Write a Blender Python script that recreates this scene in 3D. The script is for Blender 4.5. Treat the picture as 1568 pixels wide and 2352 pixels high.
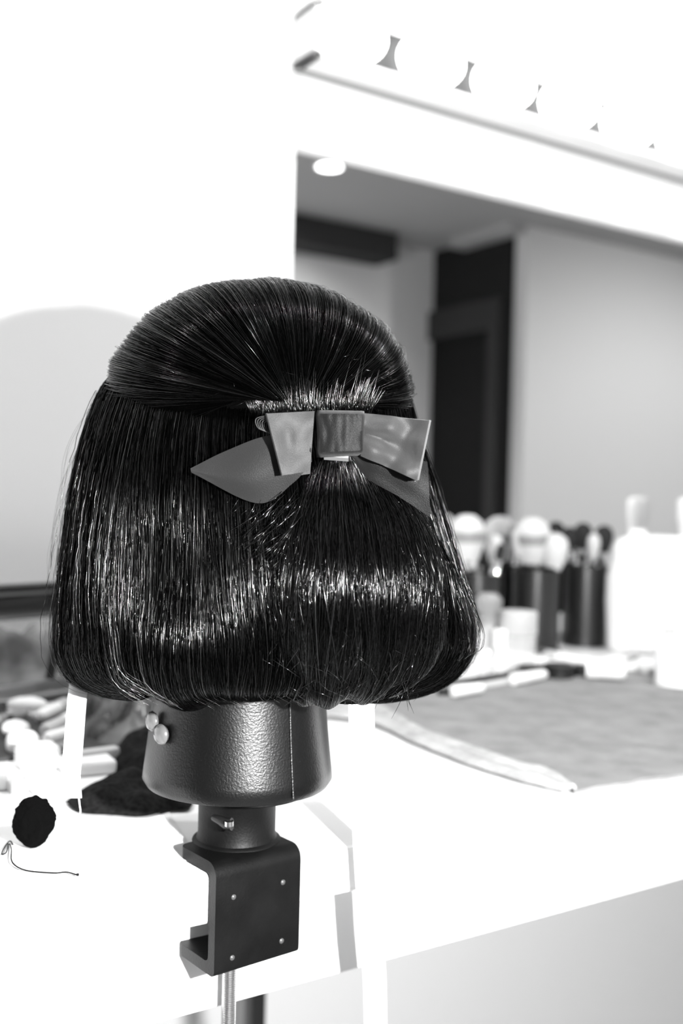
import bpy, bmesh, math, random
import numpy as np
from mathutils import Vector, Matrix, noise
random.seed(7)
rng = np.random.default_rng(11)
for o in list(bpy.data.objects): bpy.data.objects.remove(o)
scn = bpy.context.scene
COL = scn.collection
PI = math.pi

# ---------------------------------------------------------------- camera
FPX = 2400.0
TT = 0.80                      # table top height
CAMZ = TT + 0.2307
YAW, PITCH, ROLL = math.radians(33.5), math.radians(-0.65), math.radians(1.4)
cam_d = bpy.data.cameras.new('camera'); cam = bpy.data.objects.new('camera', cam_d); COL.objects.link(cam)
cam_d.sensor_fit = 'VERTICAL'; cam_d.sensor_height = 36.0; cam_d.lens = FPX / 2352 * 36
cam_d.clip_start = 0.02
cam.matrix_world = (Matrix.Translation((0, 0, CAMZ)) @ Matrix.Rotation(-YAW, 4, 'Z')
                    @ Matrix.Rotation(PI / 2 + PITCH, 4, 'X') @ Matrix.Rotation(ROLL, 4, 'Z'))
cam_d.dof.use_dof = True; cam_d.dof.focus_distance = 0.60; cam_d.dof.aperture_fstop = 4.6
scn.camera = cam
M3 = cam.matrix_world.to_3x3()
CR, CU, CF = M3 @ Vector((1, 0, 0)), M3 @ Vector((0, 1, 0)), M3 @ Vector((0, 0, -1))
CO = cam.matrix_world.translation.copy()

# ---------------------------------------------------------------- light and exposure
scn.view_settings.view_transform = 'Standard'; scn.view_settings.look = 'None'
scn.view_settings.exposure = 0.0; scn.view_settings.gamma = 1.0
w = bpy.data.worlds.new('world'); scn.world = w; w.use_nodes = True
w.node_tree.nodes['Background'].inputs[0].default_value = (1, 1, 1, 1)
w.node_tree.nodes['Background'].inputs[1].default_value = 0.14
def lamp(name, kind, loc, energy, **kw):
    l = bpy.data.lights.new(name, kind); l.energy = energy
    for k, v in kw.items(): setattr(l, k, v)
    o = bpy.data.objects.new(name, l); COL.objects.link(o); o.location = loc
    return o
H_RIGHT = Vector((math.cos(YAW), -math.sin(YAW), 0))
flash = lamp('camera_flash', 'POINT', CO + H_RIGHT * 0.235 + Vector((0, 0, .035)) , 105.0, shadow_soft_size=0.012)
BULB_POWER = 14.0
CEIL = CAMZ + 1.60
WALL = 1.27                     # y of the wall behind the table

# ---------------------------------------------------------------- helpers
def ray(px, py):
    return CF + CR * ((px - 784) / FPX) + CU * ((1176 - py) / FPX)
def at(px, py, d): return CO + ray(px, py) * d
def onz(px, py, z=TT):
    r = ray(px, py); return CO + r * ((z - CO.z) / r.z)
def ony(px, py, y):
    r = ray(px, py); return CO + r * (y / r.y)

def bsdf(name, col, rough=.5, spec=.5, metal=0, emit=None, trans=0, alpha=1, coat=0):
    m = bpy.data.materials.new(name); m.use_nodes = True
    b = m.node_tree.nodes['Principled BSDF']
    if not isinstance(col, tuple): col = (col, col, col)
    b.inputs['Base Color'].default_value = (*col, 1)
    b.inputs['Roughness'].default_value = rough
    b.inputs['Specular IOR Level'].default_value = spec
    b.inputs['Metallic'].default_value = metal
    b.inputs['Transmission Weight'].default_value = trans
    b.inputs['Alpha'].default_value = alpha
    b.inputs['Coat Weight'].default_value = coat
    if emit is not None:
        b.inputs['Emission Color'].default_value = (1, 1, 1, 1); b.inputs['Emission Strength'].default_value = emit
    return m
def bump(m, scale, strength, dist=.001, kind='NOISE', detail=3, stretch=None):
    nt = m.node_tree; b = nt.nodes['Principled BSDF']
    tc = nt.nodes.new('ShaderNodeTexCoord'); src = tc.outputs['Object']
    if stretch:
        mp = nt.nodes.new('ShaderNodeMapping'); mp.inputs['Scale'].default_value = stretch
        nt.links.new(src, mp.inputs[0]); src = mp.outputs[0]
    if kind == 'NOISE':
        t = nt.nodes.new('ShaderNodeTexNoise'); t.inputs['Detail'].default_value = detail; out = t.outputs[0]
    elif kind == 'VORONOI':
        t = nt.nodes.new('ShaderNodeTexVoronoi'); t.feature = 'SMOOTH_F1'; out = t.outputs[0]
    else:
        t = nt.nodes.new('ShaderNodeTexWave'); t.inputs['Distortion'].default_value = 1.5; out = t.outputs[1]
    t.inputs['Scale'].default_value = scale
    nt.links.new(src, t.inputs['Vector'])
    bp = nt.nodes.new('ShaderNodeBump'); bp.inputs['Strength'].default_value = strength; bp.inputs['Distance'].default_value = dist
    nt.links.new(out, bp.inputs['Height']); nt.links.new(bp.outputs[0], b.inputs['Normal'])
    return m
def mottle(m, lo, hi, scale, detail=4, src='Object', sharp=None):
    nt = m.node_tree; b = nt.nodes['Principled BSDF']
    tc = nt.nodes.new('ShaderNodeTexCoord'); t = nt.nodes.new('ShaderNodeTexNoise')
    t.inputs['Scale'].default_value = scale; t.inputs['Detail'].default_value = detail
    r = nt.nodes.new('ShaderNodeValToRGB')
    a, c = sharp or (.3, .7)
    r.color_ramp.elements[0].position = a; r.color_ramp.elements[1].position = c
    r.color_ramp.elements[0].color = (lo, lo, lo, 1); r.color_ramp.elements[1].color = (hi, hi, hi, 1)
    nt.links.new(tc.outputs[src], t.inputs['Vector']); nt.links.new(t.outputs[0], r.inputs[0]); nt.links.new(r.outputs[0], b.inputs['Base Color'])
    return m

class MB:
    """collects shapes and links them as one mesh object"""
    def __init__(s): s.v = []; s.f = []
    def add(s, v, f):
        n = len(s.v); s.v += [Vector(p) for p in v]; s.f += [tuple(i + n for i in q) for q in f]; return s
    def box(s, lo, hi, mat=None, bev=0, seg=3):
        bm = bmesh.new(); bmesh.ops.create_cube(bm, size=1)
        for v in bm.verts:
            v.co = Vector([(lo[i] + hi[i]) / 2 + v.co[i] * (hi[i] - lo[i]) for i in range(3)])
        if bev: bmesh.ops.bevel(bm, geom=list(bm.edges), offset=bev, segments=seg, profile=.5, affect='EDGES')
        if mat: bm.transform(mat)
        s.bm(bm); return s
    def bm(s, bm):
        bm.verts.index_update()
        s.add([v.co.copy() for v in bm.verts], [[v.index for v in f.verts] for f in bm.faces]); bm.free(); return s
    def lathe(s, prof, mat=Matrix(), n=48, sx=1, sy=1, caps=True):
        v, f = [], []
        for r, z in prof:
            for k in range(n):
                a = 2 * PI * k / n; v.append(mat @ Vector((r * math.cos(a) * sx, r * math.sin(a) * sy, z)))
        for i in range(len(prof) - 1):
            for k in range(n):
                k2 = (k + 1) % n; f.append((i * n + k, i * n + k2, (i + 1) * n + k2, (i + 1) * n + k))
        if caps: f.append(tuple(range(n))[::-1]); f.append(tuple((len(prof) - 1) * n + k for k in range(n)))
        return s.add(v, f)
    def tube(s, pts, r, n=8, cap=True):
        pts = [Vector(p) for p in pts]; v, f = [], []
        up = None
        for i, p in enumerate(pts):
            t = (pts[min(i + 1, len(pts) - 1)] - pts[max(i - 1, 0)]).normalized()
            if up is None: up = t.orthogonal().normalized()
            up = (up - t * up.dot(t)).normalized(); bi = t.cross(up)
            rr = r[i] if isinstance(r, (list, tuple)) else r
            for k in range(n):
                a = 2 * PI * k / n; v.append(p + up * math.cos(a) * rr + bi * math.sin(a) * rr)
        for i in range(len(pts) - 1):
            for k in range(n):
                k2 = (k + 1) % n; f.append((i * n + k, i * n + k2, (i + 1) * n + k2, (i + 1) * n + k))
        if cap: f.append(tuple(range(n))[::-1]); f.append(tuple((len(pts) - 1) * n + k for k in range(n)))
        return s.add(v, f)
    def grid(s, P, nu, nv, thick=0, closed_u=False):
        """P(i/nu, j/nv) surface; thick pushes a second skin along the normal"""
        pts = [[Vector(P(i / nu, j / nv)) for j in range(nv + 1)] for i in range(nu + 1)]
        v = [p for row in pts for p in row]; W = nv + 1
        q = [(i * W + j, (i + 1) * W + j, (i + 1) * W + j + 1, i * W + j + 1) for i in range(nu) for j in range(nv)]
        if not thick: return s.add(v, q)
        nrm = []
        for i in range(nu + 1):
            for j in range(nv + 1):
                du = pts[min(i + 1, nu)][j] - pts[max(i - 1, 0)][j]; dv = pts[i][min(j + 1, nv)] - pts[i][max(j - 1, 0)]
                n = du.cross(dv); nrm.append(n.normalized() if n.length > 1e-12 else Vector((0, 0, 1)))
        N = len(v); v2 = v + [a - b * thick for a, b in zip(v, nrm)]
        f = list(q) + [tuple(x + N for x in reversed(t)) for t in q]
        ring = [i * W for i in range(nu + 1)] + [nu * W + j for j in range(1, nv + 1)] + [i * W + nv for i in range(nu - 1, -1, -1)] + [j for j in range(nv - 1, 0, -1)]
        for a, b in zip(ring, ring[1:] + ring[:1]): f.append((a, a + N, b + N, b))
        return s.add(v2, f)
    def build(s, name, mat, parent=None, smooth=True, label=None, kind=None, origin=None):
        me = bpy.data.meshes.new(name); o = bpy.data.objects.new(name, me); COL.objects.link(o)
        off = Vector(origin) if origin is not None else (parent_origin(parent) if parent else Vector((0, 0, 0)))
        me.from_pydata([v - off for v in s.v], [], s.f)
        bm = bmesh.new(); bm.from_mesh(me); bmesh.ops.recalc_face_normals(bm, faces=bm.faces); bm.to_mesh(me); bm.free()
        me.materials.append(mat)
        if smooth:
            me.polygons.foreach_set('use_smooth', [True] * len(me.polygons))
            me.set_sharp_from_angle(angle=math.radians(40))
        if parent:
            o.parent = parent; o.location = off - parent_origin(parent)
        else: o.location = off
        if label: o['label'] = label
        if kind: o['kind'] = kind
        return o
def parent_origin(p):
    v = Vector((0, 0, 0))
    while p: v += p.location; p = p.parent
    return v
def thing(name, label, cat, loc, group=None):
    o = bpy.data.objects.new(name, None); COL.objects.link(o); o.location = loc; o.empty_display_size = .02
    o['label'] = label; o['category'] = cat
    if group: o['group'] = group
    return o
def tag(o, label, cat, group=None, kind=None):
    o['label'] = label; o['category'] = cat
    if group: o['group'] = group
    if kind: o['kind'] = kind
    return o
def struct(name, mb, m, parent=None, smooth=False):
    o = mb.build(name, m, parent, smooth=smooth)
    if not parent: o['kind'] = 'structure'
    return o
def T(p): return Matrix.Translation(Vector(p))
def frame_to(p, axis):
    """matrix whose z runs along axis"""
    return T(p) @ Vector((0, 0, 1)).rotation_difference(Vector(axis).normalized()).to_matrix().to_4x4()
def bez(pts, n):
    pts = [Vector(p) for p in pts]; out = []
    P = [pts[0] * 2 - pts[1]] + pts + [pts[-1] * 2 - pts[-2]]
    for i in range(1, len(P) - 2):
        for k in range(n):
            t = k / n; a, b, c, d = P[i - 1:i + 3]
            out.append(.5 * ((2 * b) + (c - a) * t + (2 * a - 5 * b + 4 * c - d) * t * t + (3 * b - a - 3 * c + d) * t ** 3))
    return out + [pts[-1]]

# ---------------------------------------------------------------- materials
m_wall = bump(bsdf('white_wall_paint', .82, .7, .2), 60, .05)
m_under = bsdf('wall_paint_satin', .82, .6, .2)
m_ceil = bsdf('ceiling_paint', .5, .8, .1)
m_farwall = bsdf('pale_wall_paint', .80, .8, .1)
m_floor = mottle(bsdf('grey_floor', .25, .5), .2, .3, 6)
m_dark = bsdf('dark_wall', .022, .6, .1)
m_darktrim = bsdf('dark_trim', .05, .6, .1)
m_door = bsdf('dark_door', .012, .5, .1)
m_table = bsdf('white_laminate', .86, .32, .4)
m_mirror = bsdf('mirror_silver', .80, .0, metal=1)
m_frame = bsdf('white_lacquer', .88, .4, .4)
m_bulb = bsdf('lit_opal_glass', .9, .2, emit=9.0)
m_panel = bsdf('dark_grey_strip', .055, .8, .1)
m_socket = bsdf('socket_ceramic', .7, .4)
m_down = bsdf('downlight_glow', .9, .5, emit=9.0)
m_hair = bsdf('black_hair', .0004, .2, .4); m_hair.node_tree.nodes['Principled BSDF'].inputs['IOR'].default_value = 1.58
nt = m_hair.node_tree; at_ = nt.nodes.new('ShaderNodeAttribute'); at_.attribute_name = 'gloss'
for sock, lo_, hi_ in (('Specular IOR Level', .01, .95), ('Roughness', .22, .15)):
    mr = nt.nodes.new('ShaderNodeMapRange'); mr.inputs['To Min'].default_value = lo_; mr.inputs['To Max'].default_value = hi_
    nt.links.new(at_.outputs['Fac'], mr.inputs['Value']); nt.links.new(mr.outputs[0], nt.nodes['Principled BSDF'].inputs[sock])
m_hairbase = bsdf('hair_underlayer', .001, .8, .0)
m_leather = bump(bsdf('black_pebbled_vinyl', .0008, .33, .55), 800, .5, .0004, 'NOISE', 4)
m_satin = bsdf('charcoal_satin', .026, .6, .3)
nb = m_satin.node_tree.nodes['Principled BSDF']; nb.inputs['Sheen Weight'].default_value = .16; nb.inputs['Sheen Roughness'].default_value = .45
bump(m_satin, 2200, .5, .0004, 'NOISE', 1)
m_clamp = bump(mottle(bsdf('black_powder_coat', .002, .5, .2), .001, .004, 45), 700, .25, .0006)
m_clampedge = bsdf('worn_steel_edge', .06, .4, .5)
m_steel = bsdf('threaded_steel', .75, .22, metal=1)
m_pin = bsdf('pearl_pin', .12, .22, .6, coat=.6)
m_strap = bump(bsdf('white_elastic', .9, .8, .1), 900, .2, .0004)
m_lace = mottle(bsdf('black_lace', .01, .9, .1), .001, .014, 260)
m_black = bsdf('black_plastic', .012, .3, .5)
m_blackmatte = bsdf('black_foam', .0015, .95, .05)
m_towel = bump(mottle(bsdf('grey_terry', .17, .95, .05), .22, .30, 30, 8), 900, .9, .0015)
m_hem = bump(mottle(bsdf('pale_terry_hem', .4, .95, .05), .32, .46, 60, 6), 900, .8, .001)
m_tissue = bump(bsdf('paper_towel', .80, .95, .05), 130, .5, .0012, 'VORONOI')
m_white = bsdf('white_plastic', .85, .35, .5)
m_foam = bsdf('white_foam', .85, .9, .05)
m_grey = bsdf('grey_plastic', .25, .4, .4)
m_lgrey = bsdf('light_grey_plastic', .5, .4, .4)
m_clear = bsdf('clear_plastic', .95, .08, .5, alpha=.35)
m_smoke = mottle(bsdf('crumpled_film', .1, .25, .5), .004, .11, 16, 2, sharp=(.45, .62))
m_cloth = bump(mottle(bsdf('crumpled_grey_cloth', .2, .9, .1), .03, .40, 13, 3, sharp=(.4, .6)), 30, .6, .01)
m_bristle = bump(bsdf('pale_bristle', .62, .9, .1), 300, .6, .002, stretch=(6, 6, .5))
m_bristle_d = bump(bsdf('dark_bristle', .03, .9, .1), 300, .6, .002, stretch=(6, 6, .5))
m_chrome = bsdf('chrome_ferrule', .8, .12, metal=1)
m_thread = bsdf('black_thread', .01, .8, .1)

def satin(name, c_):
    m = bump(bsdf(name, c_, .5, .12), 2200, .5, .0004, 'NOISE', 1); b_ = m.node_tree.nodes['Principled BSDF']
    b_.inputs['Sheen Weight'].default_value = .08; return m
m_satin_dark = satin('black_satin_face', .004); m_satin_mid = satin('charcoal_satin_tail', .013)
# ---------------------------------------------------------------- the room
X0, X1 = -2.2, 7.0
struct('wall_back', MB().box((X0, WALL, 0), (X1, WALL + .1, CEIL)), m_wall)
struct('floor', MB().box((X0, -3.4, -.1), (X1, WALL + .1, 0)), m_floor)
struct('ceiling', MB().box((X0, -3.4, CEIL), (X1, WALL + .1, CEIL + .1)), m_ceil)
XC = 4.15                       # the dark wall with the door, seen in the mirror
YA, YB = 2 * WALL - 1.274 * XC, 2 * WALL - 1.073 * XC
struct('wall_far', MB().box((X0, YA - .1, 0), (XC, YA, CEIL)), m_farwall)
struct('wall_side', MB().box((XC, YA, 0), (XC + .1, YB - .1, CEIL)), m_dark)
struct('wall_near', MB().box((XC + .02, YB - .1, 0), (X1, YB, CEIL)), m_farwall)
d = struct('door_1', MB().box((XC - .015, YA + .03, 0), (XC + .0, YB - .26, 2.06)), m_door)
fr = MB().box((XC - .04, YA + .001, 2.06), (XC, YB - .16, 2.24)); fr.box((XC - .04, YB - .26, 0), (XC, YB - .16, 2.06))
struct('door_frame', fr, m_darktrim, d)
struct('trim_1', MB().box((1.2, YA, CEIL - .16), (XC - .45, YA + .22, CEIL - .0)), m_darktrim)
struct('trim_2', MB().box((XC - .12, YA + .3, CEIL - .05), (XC, YB, CEIL)), bsdf('pale_cornice', .5, .8, .1))

dl_p = None
r_ = ray(752, 383)              # downlight is seen in the mirror: unfold the reflection
s_ = (CEIL - CO.z) / r_.z; pv = CO + r_ * s_
dl = thing('ceiling_downlight', 'round lit ceiling downlight reflected in the mirror top corner', 'light', (pv.x, 2 * WALL - pv.y, CEIL))
c = dl.location
MB().lathe([(.058, c.z - .006), (.058, c.z - .001)], T((c.x, c.y, 0))).build('lens', m_down, dl)
ring = MB(); ring.lathe([(.059, c.z - .007), (.072, c.z - .006), (.074, c.z - .0005), (.059, c.z - .0005), (.059, c.z - .007)], T((c.x, c.y, 0)), caps=False).build('rim', m_frame, dl)
def beam(p, e, tilt, size=115):
    l = lamp('downlight_beam', 'SPOT', Vector(p) - Vector((0, 0, .012)), e, spot_size=math.radians(size), spot_blend=.7, shadow_soft_size=.04)
    l.rotation_euler.x = math.radians(tilt)
beam(c, 110, -32)
for (lx, ly, e_, tl_, lab_) in ((5.3, .75, 420, -40, 'above the pale wall beside the dark door'), (-.30, .84, 62, 16, 'above the left end of the table'),
                          (1.35, .50, 100, 6, 'above the right end of the table')):      # added downlights, never seen, to brighten the pale wall and both table ends
    d2 = dl.copy(); COL.objects.link(d2); d2.location = (lx, ly, CEIL)
    d2['label'] = 'added unseen ceiling downlight ' + lab_
    for ch in list(dl.children):
        c2 = ch.copy(); COL.objects.link(c2); c2.parent = d2
    beam((lx, ly, CEIL), e_, tl_)

# ---------------------------------------------------------------- vanity mirror with its lamp bar
FY = WALL - .02                 # face of the frame board
pl = ony(484, 300, FY); pmL = ony(676, 500, FY)
zmir = ony(680, 335, FY).z
XL, XM = pl.x, pmL.x
XR = 4.2; ZT = CAMZ + .80; ZB = TT + .02
vm = thing('vanity_mirror', 'large white framed dressing mirror on the wall behind the table', 'mirror', (XL, FY, ZB))
fb = MB()
fb.box((XL, FY, ZB), (XM, WALL - .001, ZT), bev=.002); fb.box((XM, FY, zmir), (XR, WALL - .001, ZT)); fb.box((XM, FY, ZB), (XR, WALL - .001, ZB + .03))
fb.build('frame', m_frame, vm)
MB().box((XM - .001, FY + .012, ZB + .028), (XR, FY + .018, zmir + .002)).build('mirror_glass', m_mirror, vm, smooth=False)

BX0 = ony(672, 100, FY).x; BY = FY - .06
zb, zt = CAMZ + .590, CAMZ + .664
lb = thing('vanity_light_bar', 'white box lamp bar of round bulbs above the mirror', 'light fixture', (BX0, BY, zb))
hb = MB()
hb.box((BX0, BY, zb), (XR, BY + .0585, zb + .009), bev=.001); hb.box((BX0, BY, zt - .008), (XR, BY + .0585, zt), bev=.001)
hb.box((BX0, BY, zb), (BX0 + .012, BY + .0585, zt), bev=.001)
hb.build('housing', bsdf('housing_white', .70, .6, .2), lb)
MB().box((BX0 + .002, BY + .048, zb - .004), (XR, BY + .058, zb)).build('gap_shade_strip', m_grey, lb, smooth=False)  # solid grey strip standing in for the dark shade line below the housing
MB().box((BX0 + .011, BY + .008, zb + .008), (XR - .01, BY + .012, zt - .007)).build('backplate', m_panel, lb, smooth=False)
BR = .036
first = None; yb = BY - .018
zbulb = (zb + zt) / 2 - .005
xb0 = ony(807, 100, yb).x
lamps = []
for k in range(12):
    x = xb0 + k * .136
    if first is None:
        th = thing('globe_bulb', 'x', 'bulb', (x, BY, zbulb), 'globe bulbs on the mirror light bar')
        prof = [(.0155, .0), (.0155, .001), (.0180, -.001)]
        for j in range(1, 22):
            a = -PI / 2 + .5 + (PI - .5) * j / 21; prof.append((max(BR * math.cos(a), .0004), .024 + BR * .95 * math.sin(a)))
        M = T((x, BY + .0065, zbulb)) @ Matrix.Scale(1.48, 4, Vector((1, 0, 0))) @ frame_to((0, 0, 0), (0, -1, 0))
        MB().lathe(prof[2:], M).build('glass_globe', m_bulb, th)
        MB().lathe([(.019, -.0012), (.019, .002), (.0165, .004), (.0165, .005)], M).build('socket', m_socket, th)
        first = th
    else:
        th = first.copy(); COL.objects.link(th); th.location.x = x
        for ch in list(first.children):
            c2 = ch.copy(); COL.objects.link(c2); c2.parent = th
    nth = ['first', 'second', 'third', 'fourth', 'fifth', 'sixth', 'seventh', 'eighth', 'ninth', 'tenth', 'eleventh', 'twelfth'][k]
    th['label'] = 'lit white globe bulb, ' + nth + ' from the closed end of the lamp bar'
    if k > 6: th['label'] = 'lit white globe bulb, ' + nth + ' along the lamp bar past the picture edge'

# ---------------------------------------------------------------- wall mounted dressing table
EY = at(485, 2008, .64).y       # front edge
ZU = TT - .0315
tb = thing('dressing_table', 'long white wall mounted dressing table with a thick edge', 'table', (0, EY, TT))
MB().box((X0 + .3, EY, ZU), (XR, WALL - .001, TT), bev=.0035).build('tabletop', m_table, tb)
MB().box((X0 + .3, EY + .034, CAMZ - .333), (XR, EY + .052, ZU), bev=.001).build('apron', m_table, tb)
pleg = at(585, 2340, 1.30)
MB().box((pleg.x - .010, pleg.y - .010, 0), (pleg.x + .010, pleg.y + .010, CAMZ - .35), bev=.001).build('leg', m_black, tb, label='thin black metal leg under the tabletop')
MB().box((2.6, .9, 0), (2.62, .92, ZU)).build('leg', m_black, tb, label='thin black metal leg under the tabletop')

# ---------------------------------------------------------------- clamp stand
AX = math.radians(5.0)
ux = Vector((math.cos(AX), math.sin(AX), 0)); uy = Vector((-math.sin(AX), math.cos(AX), 0))
LF = at(497, 1990, .631)
zt_, zb_ = TT + .0085, at(497, 2250, .631).z
CW = .0635; TH = .0075; JAW = .046
CMat = Matrix(((ux.x, uy.x, 0, LF.x), (ux.y, uy.y, 0, LF.y), (0, 0, 1, 0), (0, 0, 0, 1)))
def cl(x, y, z): return CMat @ Vector((x, y, z))
axis_xy = cl(.0375, .036, 0)
cs = thing('table_clamp_stand', 'black metal clamp gripping the table edge under the head block', 'clamp', (axis_xy.x, axis_xy.y, TT))
def c_profile():
    """closed outline (y,z) of the bent C plate"""
    out = []; Ro, Ri = .009, .0035
    def arc(cy, cz, r, a0, a1, n=6):
        return [(cy + r * math.cos(a0 + (a1 - a0) * k / n), cz + r * math.sin(a0 + (a1 - a0) * k / n)) for k in range(n + 1)]
    out += [(JAW, zt_)] + arc(Ro, zt_ - Ro, Ro, PI / 2, PI) + arc(.004, zb_ + .004, .004, PI, 1.5 * PI) + [(JAW, zb_)]
    out += [(JAW, zb_ + TH)] + arc(TH + Ri, zb_ + TH + Ri, Ri, 1.5 * PI, PI) + arc(TH + Ri, zt_ - TH - Ri, Ri, PI, PI / 2) + [(JAW, zt_ - TH)]
    return out
pr = c_profile(); bm = bmesh.new()
va = [bm.verts.new(cl(0, y, z)) for y, z in pr]; vb = [bm.verts.new(cl(CW, y, z)) for y, z in pr]
n = len(pr)
# side skins built as strips between outer and inner outline
side = n // 2
bm.faces.new(va); bm.faces.new(vb[::-1])
for i in range(n): bm.faces.new((va[i], va[(i + 1) % n], vb[(i + 1) % n], vb[i]))
bmesh.ops.recalc_face_normals(bm, faces=bm.faces)
# round the jaw corners
eds = [e for e in bm.edges if abs((e.verts[0].co - e.verts[1].co).z) > TH * .8 and abs((e.verts[0].co - e.verts[1].co).z) < TH * 1.2
       and (CMat.inverted() @ e.verts[0].co).y > JAW - .001 and abs((e.verts[0].co - e.verts[1].co).xy.length) < 1e-5]
bmesh.ops.bevel(bm, geom=eds, offset=.007, segments=4, profile=.5, affect='EDGES')
bmesh.ops.triangulate(bm, faces=[f for f in bm.faces if len(f.verts) > 8])
bracket = MB().bm(bm).build('bracket', m_clamp, cs)
bv = bracket.modifiers.new('soft', 'BEVEL'); bv.width = .0009; bv.segments = 2; bv.limit_method = 'ANGLE'; bv.angle_limit = math.radians(50)
for (fx, fz) in ((.2, .32), (.78, .30), (.2, .86), (.78, .84)):
    p = cl(CW * fx, -.0002, zt_ + (zb_ - zt_) * fz)
    MB().lathe([(.0017, -.001), (.0017, .0002), (.0011, .0008), (.0003, .001)], frame_to(p, -uy), n=16).build('rivet', m_clampedge, cs, label='small worn steel rivet head')
PM = T((axis_xy.x, axis_xy.y, 0))
NB = CAMZ - .186                # underside of the neck
MB().lathe([(.029, zt_ - .0005), (.0285, zt_ + .0006), (.0262, zt_ + .0018), (.0252, zt_ + .005), (.0252, NB - .010), (.026, NB - .009), (.026, NB - .0015), (.024, NB + .004)], PM, n=64).build('post', m_clamp, cs)
MB().lathe([(.040, NB - .0055), (.0405, NB - .005), (.0405, NB - .0005), (.038, NB + .003)], T((axis_xy.x + .006, axis_xy.y - .001, 0)), n=64).build('flange', m_clamp, cs)
pa = at(520, 1893, .645)
MB().tube([at(490, 1878, .652), at(505, 1884, .648), pa, at(532, 1893, .644)], [.002, .003, .0038, .004], 10).build('latch_lever', m_black, cs)
MB().tube([at(526, 1886, .641), at(526, 1897, .641)], .0028, 12).build('latch_pin', m_steel, cs)
# threaded screw through the lower jaw
sx = cl(.0305, .030, 0)
prof = []; z = ZU - .0045
prof.append((.0035, z)); z0 = z
k = 0
while z > .55:
    prof += [(.0046, z), (.0046, z - .0004), (.0034, z - .0008), (.0034, z - .0011)]; z -= .0014
MB().lathe(prof, T((sx.x, sx.y, 0)), n=24).build('clamp_screw', m_steel, cs)
MB().lathe([(.009, ZU - .0045), (.010, ZU - .004), (.010, ZU - .0006), (.009, ZU - .0003)], T((sx.x, sx.y, 0))).build('pressure_pad', m_black, cs)
hb_ = MB(); hb_.tube([(sx.x - .03, sx.y, .553), (sx.x + .03, sx.y, .553)], .003, 12); hb_.build('turn_handle', m_steel, cs)

# ---------------------------------------------------------------- head block
AXc = Vector((axis_xy.x, axis_xy.y, 0))
hd = thing('mannequin_head_block', 'black pebbled vinyl head block neck carrying the wig', 'head block', (AXc.x, AXc.y, NB))
prof = [(.030, NB - .0002), (.052, NB + .0000), (.0590, NB + .0015), (.0615, NB + .0055)]
for k in range(1, 13):
    t = k / 12; prof.append((.0617 - .0055 * math.sin(t * PI / 2) - .001 * t, NB + .0055 + .075 * t))
prof += [(.055, NB + .10), (.058, NB + .12), (.066, NB + .14)]
MB().lathe(prof, T(AXc), n=96).build('neck', m_leather, hd)
K = .68 / FPX                   # metres per wig unit
def L(u, v, w_): return CO + CF * (.68 - w_ * K) + CR * ((u - 784) * K) + CU * ((1176 - v) * K)
def Lp(px, py, w_): return at(px, py, .68 - w_ * K)
bm = bmesh.new(); bmesh.ops.create_uvsphere(bm, u_segments=40, v_segments=24, radius=1)
for v in bm.verts:
    x, y, z = v.co; tp = 1 - .25 * max(0, -z)
    v.co = L(600 + 255 * x * tp, 1010 - 290 * z, -20 - 270 * y * tp)
MB().bm(bm).build('head', m_leather, hd)
# seam down the vinyl
va_ = 635
seam = []
for k in range(14):
    t = k / 13; z = NB + .004 + .078 * t
    r = .0622 - .0055 * math.sin(t * PI / 2) - .001 * t
    a = math.radians(-33.5 - 90 + 38)
    seam.append(Vector((AXc.x + r * math.cos(a), AXc.y + r * math.sin(a), z)))
MB().tube(seam, .0006, 6).build('seam', m_leather, hd)
for (px, py) in ((357, 1656), (377, 1686)):
    # pearl pins on the vinyl
    best = None
    r = ray(px, py)
    rr = .0585; A = r.x ** 2 + r.y ** 2; ox, oy = CO.x - AXc.x, CO.y - AXc.y
    B = 2 * (r.x * ox + r.y * oy); Cc = ox * ox + oy * oy - rr * rr; disc = max(B * B - 4 * A * Cc, 0)
    p = CO + r * ((-B - math.sqrt(disc)) / (2 * A)); nr = Vector((p.x - AXc.x, p.y - AXc.y, 0)).normalized()
    pn = thing('pin', 'pearl headed pin stuck in the neck, ' + ('upper one under the hair' if py < 1670 else 'lower one'), 'pin', p, 'pearl headed pins in the neck')
    M = frame_to(p - nr * .001, nr)
    MB().lathe([(.0008, 0), (.0052, .0012), (.0064, .0030), (.0060, .0045), (.0042, .0060), (.0012, .0066)], M, n=24).build('pin_head', m_pin, pn)
    MB().tube([p - nr * .012, p + nr * .002], .0004, 6).build('shaft', m_steel, pn)

# ---------------------------------------------------------------- the wig
def cspline(xs, ys):
    """smooth interpolation (monotone-ish Catmull-Rom) usable on arrays"""
    xs = np.array(xs, float); ys = np.array(ys, float); m = np.gradient(ys, xs)
    def f(x):
        x = np.clip(x, xs[0], xs[-1]); i = np.clip(np.searchsorted(xs, x) - 1, 0, len(xs) - 2)
        h = xs[i + 1] - xs[i]; t = (x - xs[i]) / h
        return ((2*t**3-3*t**2+1)*ys[i] + (t**3-2*t**2+t)*h*m[i] + (-2*t**3+3*t**2)*ys[i+1] + (t**3-t**2)*h*m[i+1])
    return f
aCO, aCF, aCR, aCU = [np.array(v) for v in (CO, CF, CR, CU)]
def LN(u, v, w_):
    return aCO + aCF * (.68 - w_ * K)[..., None] + aCR * ((u - 784) * K)[..., None] + aCU * ((1176 - v) * K)[..., None]
def LPN(px, py, w_):
    d = .68 - w_ * K
    return aCO + aCF * d[..., None] + aCR * ((px - 784) / FPX * d)[..., None] + aCU * ((1176 - py) / FPX * d)[..., None]
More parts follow.
